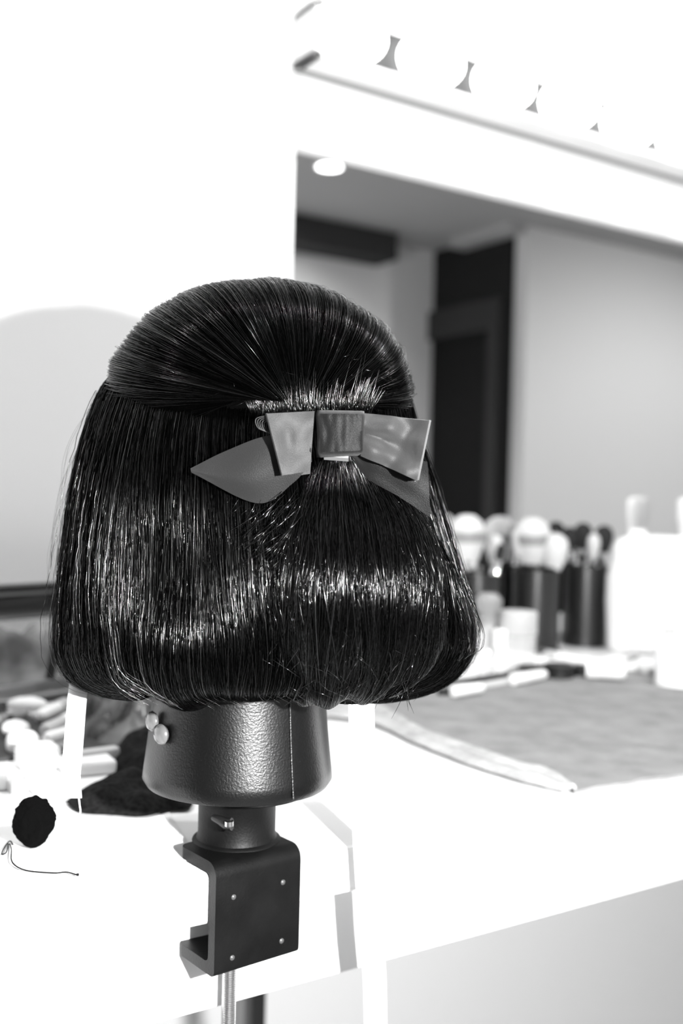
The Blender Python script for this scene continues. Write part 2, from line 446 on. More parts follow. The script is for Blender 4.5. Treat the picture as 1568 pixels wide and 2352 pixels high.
def wob(x, seed, freqs, amps):
    r = np.random.default_rng(seed); out = 0
    for f, a in zip(freqs, amps): out = out + a * np.sin(x * f + r.uniform(0, 6.28))
    return out

# side and back curtain
tk = [0, .10, .22, .36, .50, .62, .74, .84, .91, .96, 1.0, 1.05]
fv = cspline(tk, [815, 895, 1000, 1120, 1240, 1340, 1430, 1500, 1548, 1578, 1590, 1574])
fl = cspline(tk, [300, 236, 198, 172, 155, 146, 142, 150, 180, 235, 300, 350])
fr_ = cspline(tk, [890, 935, 962, 1000, 1036, 1062, 1080, 1070, 1030, 965, 880, 830])
fb_ = cspline(tk, [190, 250, 305, 345, 362, 376, 384, 376, 350, 300, 240, 190])
def curtain(th, t, off=0.0):
    lock = wob(th, 3, [5, 9, 14, 23], [.010, .012, .012, .008]) * t
    l, r = fl(t), fr_(t); c = (l + r) / 2; h = (r - l) / 2 * .985
    s = 1 + lock + off / 420.0
    lobe = np.cos(th * 7.2 + 2.3) * (.12 + .88 * np.cos(th) ** 2)
    s = s + .030 * lobe * np.exp(-((t - .80) / .13) ** 2) - .022 * lobe * np.exp(-((t - .52) / .16) ** 2)
    cz = np.cos(th); b = fb_(t) * np.where(cz > 0, 1, .85)
    # sides are boxier than an ellipse
    u = c + h * s * np.sign(np.sin(th)) * np.abs(np.sin(th)) ** .92
    ww = b * s * cz
    v = fv(t) - 26 * np.maximum(cz, 0) * t ** 4 + wob(th, 8, [4, 11, 17], [6, 7, 5]) * t ** 6 + 12 * np.cos(th * 7.2 + 2.3) * t ** 8
    return u, v, ww
# puffed section under the bow (in picture position and depth)
ck = [0, .13, .28, .45, .62, .78, .90, 1.0, 1.06]
gx = cspline(ck, [778, 782, 788, 792, 792, 788, 780, 765, 755])
gh = cspline(ck, [58, 128, 192, 226, 234, 226, 200, 150, 125])
gy = cspline(ck, [1030, 1100, 1190, 1300, 1410, 1510, 1580, 1622, 1606])
gw = cspline(ck, [285, 350, 402, 436, 440, 410, 352, 275, 220])
def puff(a, t, off=0.0):
    lock = wob(a, 5, [7, 12, 19], [5, 5, 4]) * t
    ww = gw(t) + off + lock - 215 * (1 - np.sqrt(np.clip(1 - a * a * .97, 0, 1))) * np.clip(t * 3 + .2, 0, 1)
    return gx(t) + gh(t) * a, gy(t) - 42 * np.abs(a) ** 2.2 * t ** 3 + wob(a, 6, [6, 13], [8, 7]) * t ** 6, ww
# pulled back crown
EC = np.array([598.0, 905.0, -5.0]); ER = np.array([338.0, 250.0, 318.0])
def crown(phi, t, off=0.0):
    """phi 0..pi left to right over the top, t 0 behind the head .. 1 under the bow"""
    ph = np.clip(phi, -.8, PI + .8)
    sx_, sy_, sz_ = -np.cos(ph) * .93, np.sin(ph) * .95 + .0, -.35 + 0 * ph
    n_ = np.sqrt(sx_**2 + sy_**2 + sz_**2); sx_, sy_, sz_ = sx_/n_, sy_/n_, sz_/n_
    # target spread along the upper edge of the bow
    q = (ph / PI - .5)
    ex, ey = .30 + q * .62, -.19 + .05 * np.cos(q * 3) + 0 * q
    ez = np.sqrt(np.clip(1 - ex**2 - ey**2, 0, 1))
    dot = np.clip(sx_*ex + sy_*ey + sz_*ez, -1, 1); om = np.arccos(dot); so = np.sin(om) + 1e-9
    k0, k1 = np.sin((1 - t) * om) / so, np.sin(t * om) / so
    x, y, z = k0*sx_ + k1*ex, k0*sy_ + k1*ey, k0*sz_ + k1*ez
    r = 1 + off / 320 + .03 * np.sin(PI * np.clip(t, 0, 1)) ** 2 + .03 * np.clip((t - .72) / .28, 0, 1.2) ** 2
    r = r + wob(ph, 9, [9, 17, 29], [.005, .004, .003])
    return EC[0] + ER[0]*x*r, EC[1] - ER[1]*y*r, EC[2] + ER[2]*z*r

def shell(fn, conv, us, ts, off):
    U, Tm = np.meshgrid(us, ts, indexing='ij'); P = conv(*fn(U, Tm, off)); nu, nt = U.shape
    v = P.reshape(-1, 3).tolist(); f = [(i*nt+j, (i+1)*nt+j, (i+1)*nt+j+1, i*nt+j+1) for i in range(nu-1) for j in range(nt-1)]
    return v, f
def strands(name, P, rad, mat, parent, label=None, taper=.35, gp=3.0):
    """P (N,S,3) polyline strands -> one mesh of thin round fibres"""
    N, S, _ = P.shape
    tg = np.gradient(P, axis=1); tg /= np.linalg.norm(tg, axis=2, keepdims=True) + 1e-12
    ref = -aCF[None, None, :] + rng.normal(0, .25, (N, 1, 3))
    a = np.cross(tg, ref); a /= np.linalg.norm(a, axis=2, keepdims=True) + 1e-12
    b = np.cross(tg, a)
    tt = np.linspace(0, 1, S)[None, :, None]
    R = (np.asarray(rad).reshape(-1, 1, 1) * (1 - (1 - taper) * tt ** 3))
    V = np.stack([P + R * (a * math.cos(q) + b * math.sin(q)) for q in (PI / 2, PI / 2 + 2*PI/3, PI / 2 + 4*PI/3)], axis=2)
    V = V.reshape(-1, 3) - np.array(parent_origin(parent))
    i = np.arange(N)[:, None, None]; j = np.arange(S - 1)[None, :, None]; k = np.arange(3)[None, None, :]
    base = (i * S + j) * 3
    q = np.stack([base + k, base + (k + 1) % 3, base + 3 + (k + 1) % 3, base + 3 + k], axis=-1).reshape(-1)
    me = bpy.data.meshes.new(name); nf = len(q) // 4
    me.vertices.add(len(V)); me.vertices.foreach_set('co', V.astype(np.float32).ravel())
    me.loops.add(len(q)); me.loops.foreach_set('vertex_index', q.astype(np.int32))
    me.polygons.add(nf); me.polygons.foreach_set('loop_start', np.arange(nf, dtype=np.int32) * 4)
    me.update(calc_edges=True); me.polygons.foreach_set('use_smooth', np.ones(nf, bool))
    ga = me.attributes.new('gloss', 'FLOAT', 'POINT'); ga.data.foreach_set('value', np.repeat(rng.uniform(0, 1, N) ** gp, S * 3).astype(np.float32))
    me.materials.append(mat); o = bpy.data.objects.new(name, me); COL.objects.link(o); o.parent = parent; o['kind'] = 'stuff'
    if label: o['label'] = label
    return o

wg = thing('bob_wig', 'glossy black bob wig with half pulled back hair on the block', 'wig', L(600, 1560, 0))
sh = MB()
U, Tm = np.linspace(-PI, PI, 121), np.linspace(0, 1.05, 50)
sh.add(*shell(curtain, LN, U, Tm, -9)); sh.build('curtain_underlayer', m_hairbase, wg)
sh = MB(); sh.add(*shell(puff, LPN, np.linspace(-1, 1, 60), np.linspace(.0, 1.06, 44), -8)); sh.build('puff_underlayer', m_hairbase, wg)
bm = bmesh.new(); bmesh.ops.create_uvsphere(bm, u_segments=64, v_segments=40, radius=1)
for v in bm.verts:
    x, y, z = v.co * .972
    v.co = L(EC[0] + ER[0] * x, EC[1] - ER[1] * z, EC[2] - ER[2] * y)
MB().bm(bm).build('crown_underlayer', m_hairbase, wg)

def sample(fn, conv, u, tmax, S, off, wl_amp, wl_f=2.2, t0=None, u_drift=.01, rough=1.1, swing=2.5):
    N = len(u); t = np.linspace(0, 1, S)[None, :] * (tmax - (t0 if t0 is not None else 0))[:, None] + (t0 if t0 is not None else np.zeros(N))[:, None]
    ph = rng.uniform(0, 6.28, (N, 1)); dr = rng.normal(0, u_drift, (N, 1))
    uu = u[:, None] + dr * (t - .3) * 2 + wl_amp * np.sin(wl_f * t * PI + ph) * t
    P = conv(*fn(uu, t, off[:, None] * (.6 + .6 * t) + rng.normal(0, rough, (N, S)) + swing * rng.normal(0, 1, (N, 1)) * np.sin(PI * t * rng.uniform(.7, 2.2, (N, 1)) + ph) * t))
    return P
def lockify(u, n, pull, per):
    c = (np.floor(u / per * n) + .5 + 0) / n * per
    return u * (1 - pull) + c * pull
# curtain
N = 15000
u = rng.uniform(-PI, PI, N); f_ = rng.uniform(0, 1, N) < .72; u[f_] = rng.uniform(-1.75, 1.75, f_.sum())
u = lockify(u, 150, .35, 2 * PI)
off = rng.gamma(2.0, 2.2, N) - 5
P = sample(curtain, LN, u, rng.uniform(.93, 1.05, N), 30, off, .012, t0=.04 + .10 * np.clip(np.cos(u), 0, 1) + rng.uniform(0, .06, N), u_drift=.035, swing=4)
strands('side_curtain', P, rng.uniform(.00010, .00024, N), m_hair, wg)
# puff
N = 9000
u = np.clip(rng.uniform(-1, 1, N), -1, 1); u = lockify(u + 1, 70, .4, 2) - 1
off = rng.gamma(2.0, 2.5, N) - 5
P = sample(puff, LPN, u, rng.uniform(.90, 1.06, N), 26, off, .03, t0=rng.uniform(0, .10, N), u_drift=.15, swing=7, rough=1.3)
strands('puffed_back_hair', P, rng.uniform(.00010, .00026, N), m_hair, wg, gp=1.3)
# crown
N = 12000
u = rng.uniform(-.62, PI + .6, N); u = lockify(u + .62, 120, .3, PI + 1.22) - .62
off = rng.gamma(2.0, 1.6, N) - 4
P = sample(crown, LN, u, rng.uniform(.96, 1.03, N), 20, off, .01, t0=rng.uniform(0, .3, N), u_drift=.02, rough=.8, swing=1.2)
strands('pulled_back_crown', P, rng.uniform(.00009, .00017, N), m_hair, wg, gp=4)
# short broken hairs standing up where the crown is gathered, and loose strays
def strays(pts):
    return np.array([[list(p) for p in bez(q, 4)] for q in pts])
S_ = []
for k in range(1000):
    px = random.uniform(578, 850); side_ = (px - 715) / 135
    if 735 < px < 770 and random.random() < .5: continue
    h = random.uniform(14, 50 + 30 * math.sin(px * .06) ** 2) * (1 if random.random() < .93 else 1.9)
    lean = side_ * h * random.uniform(.25, .7) + random.uniform(-9, 9)
    w0 = 312 - 20 * abs(side_); lift = random.uniform(2, 16)
    S_.append([Lp(px, 958 + random.uniform(-4, 8), w0 - 2), Lp(px + lean * .35, 950 - h * .4, w0 + lift * .5), Lp(px + lean + random.uniform(-3, 3), 945 - h, w0 + lift - 4)])
strands('gathered_hair_ends', strays(S_), np.array([random.uniform(.00010, .00018) for _ in S_]), m_hair, wg, gp=.5)
S_ = []
for k in range(170):          # crossing hairs along the lower back
    px = random.uniform(470, 960); py = random.uniform(1440, 1610); a = random.uniform(-1.2, 1.2) + PI / 2; l = random.uniform(25, 90)
    dx, dy = math.cos(a) * l, math.sin(a) * l; w0 = 440 - abs(px - 780) * .35 - max(0, py - 1520) * .7
    S_.append([Lp(px - dx * .5, py - dy * .5, w0 - 12), Lp(px + random.uniform(-8, 8), py, w0 + random.uniform(0, 8)), Lp(px + dx * .5, py + dy * .5, w0 - 20)])
for k in range(120):          # fan of loose hairs left of the puff
    px, py = random.uniform(530, 700), random.uniform(1110, 1340); l = random.uniform(50, 130); a = math.radians(random.uniform(108, 150))
    w0 = 395 - (700 - px) * .35
    S_.append([Lp(px, py, w0), Lp(px + math.cos(a) * l * .5 + 4, py + math.sin(a) * l * .5, w0 + 14), Lp(px + math.cos(a) * l, py + math.sin(a) * l, w0 + 4)])
for k in range(130):          # loops hanging below the hem
    px = random.uniform(300, 700); r = random.uniform(60, 170); w0 = random.uniform(260, 340); yy = random.uniform(1575, 1632)
    S_.append([Lp(px - r * .5, yy - r * 1.1, w0 + 10), Lp(px - r * .35, yy - r * .35, w0 + 12), Lp(px + r * .15, yy, w0), Lp(px + r * .7, yy - r * .1, w0 - 30)][:3])
for k in range(90):           # strays on the crown
    px, py = random.uniform(480, 900), random.uniform(700, 930); a = random.uniform(0, 6.28); l = random.uniform(12, 38)
    e = 1 - ((px - 600) / 360) ** 2 - ((py - 930) / 280) ** 2
    if e < .1: continue
    w0 = 316 * math.sqrt(e) + 8
    S_.append([Lp(px, py, w0 - 4), Lp(px + math.cos(a) * l * .5, py + math.sin(a) * l * .5, w0 + 6), Lp(px + math.cos(a) * l, py + math.sin(a) * l, w0 + 2)])
strands('stray_hairs', strays(S_), np.array([random.uniform(.00012, .00020) for _ in S_]), m_hair, wg, gp=.5)
S_ = []
for k in range(46):           # flyaways off the silhouette
    t0 = random.uniform(.1, .6); o1 = random.uniform(4, 40)
    pts = []
    for q in range(5):
        t = t0 + q * random.uniform(.07, .11); lx = float(fl(np.array(t))); pts.append(L(lx + 8 - o1 * math.sin(PI * (q + .3) / 4.6), float(fv(np.array(t))), random.uniform(20, 40)))
    S_.append(pts)
for k in range(10):
    t0 = random.uniform(.3, .6); o1 = random.uniform(4, 14); pts = []
    for q in range(5):
        t = t0 + q * .09; lx = float(fr_(np.array(t))); pts.append(L(lx - 8 + o1 * math.sin(PI * (q + .3) / 4.6), float(fv(np.array(t))), 10))
    S_.append(pts)
strands('flyaway_hairs', strays(S_), np.array([random.uniform(.00004, .00008) for _ in S_]), m_hair, wg)
S_ = []
for k in range(900):          # fuzz along the crown silhouette
    a = random.uniform(.05, PI - .02); x, y = 600 - 340 * math.cos(a), 905 - 250 * math.sin(a)
    l = random.uniform(6, 20); tx, ty = math.sin(a) , -math.cos(a)
    dx, dy = -math.cos(a) * .55 + tx * .8, -math.sin(a) * .55 + ty * .4
    S_.append([L(x, y, -10 + random.uniform(-40, 40)), L(x + dx * l * .6, y + dy * l * .6, 5), L(x + dx * l, y + dy * l, 12)])
strands('crown_fuzz', strays(S_), np.array([random.uniform(.00005, .00009) for _ in S_]), m_hair, wg)

# hanging elastic straps sewn inside the wig
def band(ctrl, width_fn, thick=.0007, wrinkle=0):
    C_ = bez(ctrl, 8); n_ = len(C_) - 1
    def Pf(a, b):
        i = min(int(round(b * n_)), n_); c_ = C_[i]; wv = width_fn(b)
        return c_ + H_RIGHT * (a - .5) * wv + Vector((0, 0, wrinkle * math.sin(b * 40 + a * 3))) + (-Vector(CF) * .0008 * math.cos((a - .5) * PI))
    return MB().grid(Pf, 6, n_, thick)
band([at(186, 1540, .68), at(178, 1600, .668), at(170, 1700, .66), at(163, 1780, .655), at(158, 1832, .653)], lambda b: (.0118 if b < .75 else .0118 + (b - .75) * .018)).build('strap', m_strap, wg, label='short white elastic strap with frayed end')
tl = MB().tube(bez([at(180, 1826, .655), at(183, 1850, .655), at(184, 1868, .656), at(172, 1880, .657)], 5), .0005, 6); tl.build('strap_cord', m_strap, wg)
band([at(826, 1560, .668), at(829, 1600, .674), at(833, 1780, .681), at(840, 1960, .684), at(852, 2140, .686), at(860, 2250, .690), at(863, 2400, .697)], lambda b: .0166 - .0018 * b).build('strap', m_strap, wg, label='long white elastic strap hanging past the table edge')

# ---------------------------------------------------------------- satin bow
bw = thing('satin_bow', 'charcoal satin ribbon bow pinned at the back of the wig', 'bow', Lp(780, 1000, 330))
def patch(corners, bulge=0, wr=0, thick=.0007, n=26, fn=None, seed=0):
    """corners TL,TR,BR,BL as (px,py,w)"""
    tl_, tr_, br_, bl_ = [Lp(*c_) for c_ in corners]
    def Pf(a, b):
        p = (tl_ * (1 - a) + tr_ * a) * (1 - b) + (bl_ * (1 - a) + br_ * a) * b
        q = 4 * a * (1 - a) * bulge + wr * noise.noise(Vector((a * 3 + seed, b * 2.2, seed))) * 2
        if fn: q += fn(a, b)
        return p - CF * (q * K)
    return MB().grid(Pf, n, n, thick)
# tails first (they lie on the hair)
def tail(outline, w_in, w_out, seed):
    A_, B_ = outline   # two edges, from the knot outwards
    ea, eb = bez([Vector((x, y, 0)) for x, y in A_], 8), bez([Vector((x, y, 0)) for x, y in B_], 8)
    na = len(ea) - 1
    def Pf(a, b):
        i = min(int(round(a * na)), na); p = ea[i] * (1 - b) + eb[i] * b
        w_ = w_in + (w_out - w_in) * a + 12 * math.sin(b * PI) + 9 * noise.noise(Vector((a * 2.5 + seed, b * 2, 0)))
        return Lp(p.x, p.y, w_)
    return MB().grid(Pf, na, 16, .0007)
tail(([(712, 1010), (620, 1000), (520, 1035), (437, 1076)], [(716, 1060), (672, 1110), (590, 1156), (440, 1086)]), 392, 368, 1).build('tail', m_satin_mid, bw)
tail(([(812, 1030), (870, 1040), (930, 1050), (980, 1062)], [(808, 1046), (842, 1096), (915, 1140), (989, 1189)]), 382, 352, 5).build('tail', m_satin_dark, bw)
# loops: front and back panel joined at the outer fold
def loop(front, back_w, fold_x, seed, wr, inner_pinch):
    tl_, tr_, br_, bl_ = front
    mb = MB()
    def Pf(a, b):
        # a 0..0.55 front knot->fold, ..1 fold->behind
        if a < .5: s = a / .5; dw = 0; back = 0
        elif a < .6: s = 1; back = (a - .5) / .1
        else: s = 1 - (a - .6) / .4; back = 1
        x = (tl_[0] * (1 - s) + tr_[0] * s) * (1 - b) + (bl_[0] * (1 - s) + br_[0] * s) * b
        y = (tl_[1] * (1 - s) + tr_[1] * s) * (1 - b) + (bl_[1] * (1 - s) + br_[1] * s) * b
        wf = (tl_[2] * (1 - s) + tr_[2] * s)
        pinch = inner_pinch * (1 - s) ** 2 * (1 - back)
        wv = wf + wr * (noise.noise(Vector((s * 2.4 + seed, b * 2.6, seed))) * 2) * (1 - back) + pinch * math.sin(b * PI * 3)
        if back: wv = wf + (back_w - wf) * (1 - math.cos(back * PI)) / 2 * (.35 + .65 * (1 - 0 * s)); x += fold_x * math.sin(back * PI)
        if back == 1: y += 6
        return Lp(x, y, wv)
    return mb.grid(Pf, 60, 22, .0007)
loop([(722, 944, 402), (612, 950, 425), (648, 1092, 422), (712, 1082, 404)], 378, -3, 2, 4, 2).build('loop', m_satin, bw)
loop([(832, 950, 402), (983, 965, 420), (955, 1102, 418), (830, 1046, 402)], 372, 4, 7, 17, 14).build('loop', m_satin, bw)
# knot band
def knotP(a, b):
    x = 731 + (833 - 731) * a + 2 * math.sin(b * PI * 2 + 1) * (a - .5); y = (946 + 2 * a) * (1 - b) + (1047 - 5 * a) * b
    th_ = -.15 + 1.3 * b
    wv = 418 + 8 * math.sin(a * PI) - 26 * max(0, (b - .9) / .1) ** 2 - 26 * max(0, (.06 - b) / .06) ** 2 + 2.5 * noise.noise(Vector((a * 7, b * 2, 4)))
    e = min(a, 1 - a)
    if e < .06: wv -= 14 * ((.06 - e) / .06) ** 2
    return Lp(x, y, wv)
MB().grid(knotP, 34, 30, .0010).build('knot', m_satin_dark, bw)
MB().grid(lambda a, b: Lp(744 + 56 * a, 1044 + 8 * b + 4 * a, 396 - 18 * b), 8, 4, .001).build('hair_clip', m_grey, bw, label='pale clip edge under the knot')
fray = MB()
for k in range(5):
    x0, y0 = 590 + k * 5, 960 + k * 2
    fray.tube(bez([Lp(x0 + 25, y0 - 6, 412), Lp(x0 - 2, y0 + 2, 405), Lp(x0 + 2, y0 + 22, 404), Lp(x0 + 22, y0 + 32, 408)], 6), .00022, 5)
fray.build('frayed_thread', m_satin, bw)

# ---------------------------------------------------------------- things on the table, towel side
outer_ = bez([onz(x, y) for x, y in ((640, 1640), (755, 1655), (857, 1672), (959, 1720), (1063, 1762), (1167, 1798), (1240, 1817), (1300, 1829))], 8)
inner_ = bez([onz(x, y) for x, y in ((690, 1608), (790, 1612), (875, 1634), (959, 1683), (1063, 1722), (1167, 1759), (1262, 1786), (1318, 1826))], 8)
back_ = [onz(690, 1600) * (1 - k / 56) + onz(1540, 1540) * (k / 56) for k in range(57)]
def th_h(p): return .0045 + .0014 * noise.noise(Vector((p.x * 22, p.y * 22, 0))) + .001 * noise.noise(Vector((p.x * 60, p.y * 60, 3)))
FR_ = onz(1900, 1735)
def towelP(a, b):
    i = int(round(b * 56)); e = inner_[i]
    far = back_[-1] * (1 - b) + FR_ * b
    p = e * (1 - a) + far * a
    return Vector((p.x, max(p.y, EY + .002), TT + th_h(p)))
tw = thing('hand_towel', 'grey terry towel spread over the right of the table', 'towel', onz(1250, 1680))
MB().grid(towelP, 60, 56, -.0025).build('terry_field', m_towel, tw)
def hemP(a, b):
    i = int(round(b * 56)); p = outer_[i] * (1 - a) + inner_[i] * a
    return Vector((p.x, max(p.y, EY + .002), TT + th_h(p) + .003 * abs(math.sin(a * 2 * PI))))
MB().grid(hemP, 18, 56, .0025).build('hem_band', m_hem, tw, label='pale stitched hem of the towel')
def stick(name, label, cat, p0, p1, r, mat, capmat=None, capfrac=.25, group=None, dz=0):
    """round pencil or tube lying on the table between two pixels"""
    a, b = onz(*p0), onz(*p1); a.z = b.z = TT + r + dz
    th_ = thing(name, label, cat, (a + b) / 2 - Vector((0, 0, r)), group)
    q = a + (b - a) * capfrac
    MB().tube([a + (q - a) * .0, a + (q - a) * .03, q], [r * .9, r * 1.1, r * 1.1], 14).build('cap', capmat or mat, th_)
    MB().tube([q, b + (a - b) * .12, b + (a - b) * .02, b], [r, r, r * .75, r * .5], 14).build('barrel', mat, th_)
    return th_
TWZ = .0060
stick('makeup_pencil', 'long pale pencil with dark band along the towel back edge', 'pencil', (850, 1618), (1000, 1592), .0042, m_white, m_lgrey, .2)
stick('makeup_pencil', 'grey pencil lying between dark cap and white lipstick', 'pencil', (1010, 1606), (1186, 1574), .0048, m_lgrey, m_black, .16, dz=.002)
stick('makeup_tube', 'short white capped tube nearest the wig on the towel edge', 'tube', (1040, 1612), (1108, 1602), .0062, m_white, m_white, .4, dz=TWZ)
stick('makeup_tube', 'white tube lying at the end of the grey pencil', 'tube', (1176, 1584), (1252, 1570), .0066, m_white, m_white, .4, dz=TWZ)
stick('makeup_brush_flat', 'long pale brush lying behind the dark pots', 'brush', (1240, 1508), (1380, 1534), .006, m_white, m_lgrey, .3)
stick('makeup_brush_flat', 'pale brush lying in front of the white bottle', 'brush', (1460, 1512), (1350, 1538), .005, m_white, m_lgrey, .3)
stick('makeup_pencil', 'black pencil crossing behind the small clear bottle', 'pencil', (1000, 1582), (1192, 1552), .004, m_black, m_black, .2)
def disc_pot(label, px, py, r, h, mat, lidm, name='makeup_pot', cat='pot', group=None, clear=False):
    p = onz(px, py); th_ = thing(name, label, cat, p, group)
    MB().lathe([(r * .92, 0), (r, .001), (r, h * .6), (r * .96, h * .62)], T(p), n=32).build('jar', mat, th_)
    MB().lathe([(r * 1.03, h * .58), (r * 1.05, h * .62), (r * 1.05, h - .001), (r * .97, h), (r * .3, h)], T(p), n=32).build('lid', lidm, th_)
    return th_
disc_pot('small black pot, nearest the clear jars', 1220, 1562, .017, .020, m_black, m_black, group='small black makeup pots')
disc_pot('small black pot, middle one behind the towel', 1283, 1562, .020, .021, m_black, m_black, group='small black makeup pots')
disc_pot('small black pot, nearest the white tube', 1336, 1560, .013, .018, m_black, m_black, group='small black makeup pots')
disc_pot('low white pot in front of the black brush holder', 1225, 1530, .020, .014, m_white, m_white)
disc_pot('dark grey compact behind the pots', 1258, 1508, .018, .012, m_grey, m_black, name='compact', cat='compact')
stick('makeup_tube', 'thick white tube lying beside the black pots', 'tube', (1345, 1566), (1436, 1572), .0105, m_white, m_white, .3, dz=TWZ)
disc_pot('small round white pot at the right picture edge', 1558, 1580, .030, .052, m_white, m_white, name='cream_jar', cat='jar')
disc_pot('grey shadow pot beside the white bottle foot', 1500, 1556, .022, .016, m_grey, m_lgrey, name='compact', cat='compact')

def bottle(name, label, cat, px, py, prof, mat, capprof, capmat, group=None, n=40):
    p = onz(px, py); th_ = thing(name, label, cat, p, group)
    MB().lathe(prof, T(p), n=n).build('body', mat, th_)
    if capprof: MB().lathe(capprof, T(p), n=n).build('cap', capmat, th_)
    return th_
bottle('clear_jar', 'tall frosted clear cylinder jar in front of the brush holders', 'jar', 1186, 1540,
       [(.022, 0), (.0255, .001), (.0258, .050), (.0258, .0515)], m_clear, [(.0262, .0515), (.0268, .053), (.0268, .081), (.025, .083), (.002, .0835)], m_lgrey)
bottle('dropper_bottle', 'small clear bottle with dark neck beside the wig', 'bottle', 1118, 1540,
       [(.018, 0), (.022, .002), (.022, .045), (.016, .056), (.010, .060), (.010, .066)], m_clear, [(.013, .066), (.013, .082), (.017, .083), (.019, .098), (.012, .107), (.002, .108)], m_grey)
bottle('clear_cup', 'low clear plastic cup between the small bottle and wig', 'cup', 1066, 1560,
       [(.018, 0), (.020, .001), (.026, .06), (.0255, .06)], m_clear, None, None)
bottle('clear_tube', 'clear tube standing in front of the frosted jar', 'tube', 1146, 1556,
       [(.007, 0), (.0085, .001), (.0085, .040)], m_clear, [(.009, .040), (.009, .062), (.007, .064), (.001, .0645)], m_white)

# big white bottles at the right edge
p = onz(1508, 1497)
bb = thing('white_bottle', 'large white shouldered bottle at the right of the table', 'bottle', p)
prof = [(.048, 0), (.052, .003), (.0535, .02), (.056, .08), (.0555, .12), (.050, .150), (.049, .168), (.043, .180), (.034, .185), (.012, .187)]
MB().lathe(prof, T(p) @ Matrix.Scale(1.5, 4, H_RIGHT), n=56).build('body', m_white, bb)
MB().lathe([(.014, .182), (.0145, .186), (.0145, .193), (.012, .195), (.001, .1955)], T(p - H_RIGHT * .036), n=32).build('cap', m_white, bb)
q_ = ray(1485, 1465); MB().box((-.012, -.002, -.003), (.012, .002, .003), T(p + Vector((0, 0, .040)) - Vector((CF.x, CF.y, 0)).normalized() * .0600) @ Matrix.Rotation(-YAW, 4, 'Z'), bev=.001).build('level_mark', m_grey, bb, label='small grey mark near the foot')
p = Vector((1.535, 1.205, TT))
b2 = thing('spray_bottle', 'tall white spray bottle cut by the picture edge', 'bottle', p)
MB().lathe([(.032, 0), (.035, .002), (.035, .14), (.030, .165), (.016, .18), (.013, .19)], T(p), n=40).build('body', m_white, b2)
MB().lathe([(.016, .188), (.017, .205), (.020, .21), (.020, .245), (.013, .25), (.001, .251)], T(p), n=32).build('pump_head', m_white, b2)
bump(m_white, 8, .0)

# brush holders with brushes
def holder(px, py, w_, h, label, rot):
    p = ony(px, py, 1.262 - w_ * 1.06 - .004); p.z = TT; th_ = thing('brush_holder', label, 'brush holder', p, 'black brush holders')
    M = T(p) @ Matrix.Rotation(rot, 4, 'Z')
    prof = [(w_ * .97, 0), (w_, .001), (w_, h * .97), (w_ * 1.02, h * .975), (w_ * 1.02, h), (w_ * .94, h), (w_ * .93, .004)]
    MB().lathe(prof, M, n=40).build('cup', m_black, th_); return p
hp = [holder(1092, 1478, .034, .124, 'black cylinder brush holder next to the wig', 0),
      holder(1226, 1486, .038, .128, 'black brush holder in the middle of the row', 0),
      holder(1340, 1492, .036, .132, 'black brush holder beside the white bottle', 0)]
def brush(p, ang, lean, L_, head_r, head_l, light, label, band=False):
    L_ += .03; p = p + Vector((0, 0, .006)); ax = (Vector((0, 0, 1)) + H_RIGHT * lean + Vector((math.sin(YAW), math.cos(YAW), 0)) * ang).normalized()
    th_ = thing('makeup_brush', label, 'brush', p, 'makeup brushes standing in the holders'); M = frame_to(p, ax)
    MB().lathe([(.002, 0), (.0035, .01), (.0045, L_ * .6), (.0035, L_)], M, n=14).build('handle', m_black if not light else m_white, th_)
    MB().lathe([(.0045, L_ - .004), (head_r * .55, L_ + .004), (head_r * .62, L_ + .020)], M, n=20).build('ferrule', m_chrome, th_)
    hp_ = [(head_r * .6, L_ + .018), (head_r * .9, L_ + .018 + head_l * .35), (head_r, L_ + .018 + head_l * .62), (head_r * .82, L_ + .018 + head_l * .85), (head_r * .4, L_ + .018 + head_l * .98), (.0005, L_ + .018 + head_l)]
    MB().lathe(hp_, M, n=24).build('bristles', m_bristle if light else m_bristle_d, th_)
    if band: MB().lathe([(head_r * .93, L_ + .018 + head_l * .40), (head_r * 1.03, L_ + .018 + head_l * .52), (head_r * 1.02, L_ + .018 + head_l * .62)], M, n=24).build('bristle_band', m_grey, th_, label='darker band across the bristles')
def bx(i, dx, dy): return hp[i] + H_RIGHT * dx + Vector((math.sin(YAW), math.cos(YAW), 0)) * dy
BR_ = [(0, -.012, .0, -.05, .088, .028, .072, 1, 'fluffy white powder brush nearest the wig', True),
       (0, .016, .006, .12, .100, .010, .030, 1, 'slim pale brush between the two powder brushes', False),
       (0, .010, -.012, .25, .092, .007, .026, 0, 'small dark brush leaning right from the first holder', False),
       (1, -.016, .0, -.12, .094, .012, .045, 1, 'pale tapered brush at the left of the middle holder', False),
       (1, -.002, .004, -.04, .082, .030, .075, 1, 'large white powder brush in the middle holder', True),
       (1, .018, -.008, .10, .078, .022, .055, 1, 'round white brush in front in the middle holder', False),
       (1, .020, .014, .12, .104, .009, .040, 0, 'dark pointed brush behind the large powder brush', False),
       (2, -.018, .0, -.10, .100, .013, .042, 0, 'dark brush at the left of the last holder', False),
       (2, -.004, .010, .0, .104, .016, .045, 0, 'thick dark brush in the last holder', False),
       (2, .006, -.012, .03, .092, .011, .040, 1, 'pale brush among dark ones in the last holder', False),
       (2, .018, .0, .10, .100, .016, .046, 0, 'dark brush leaning toward the white bottle', False),
       (2, .012, .016, .16, .106, .012, .036, 1, 'pale tipped brush behind the dark ones', False)]
for i, dx, dy, lean, L_, hr, hl, li, lab, bd in BR_: brush(bx(i, dx, dy), 0, lean * .6, L_, hr, hl, li, lab, bd)

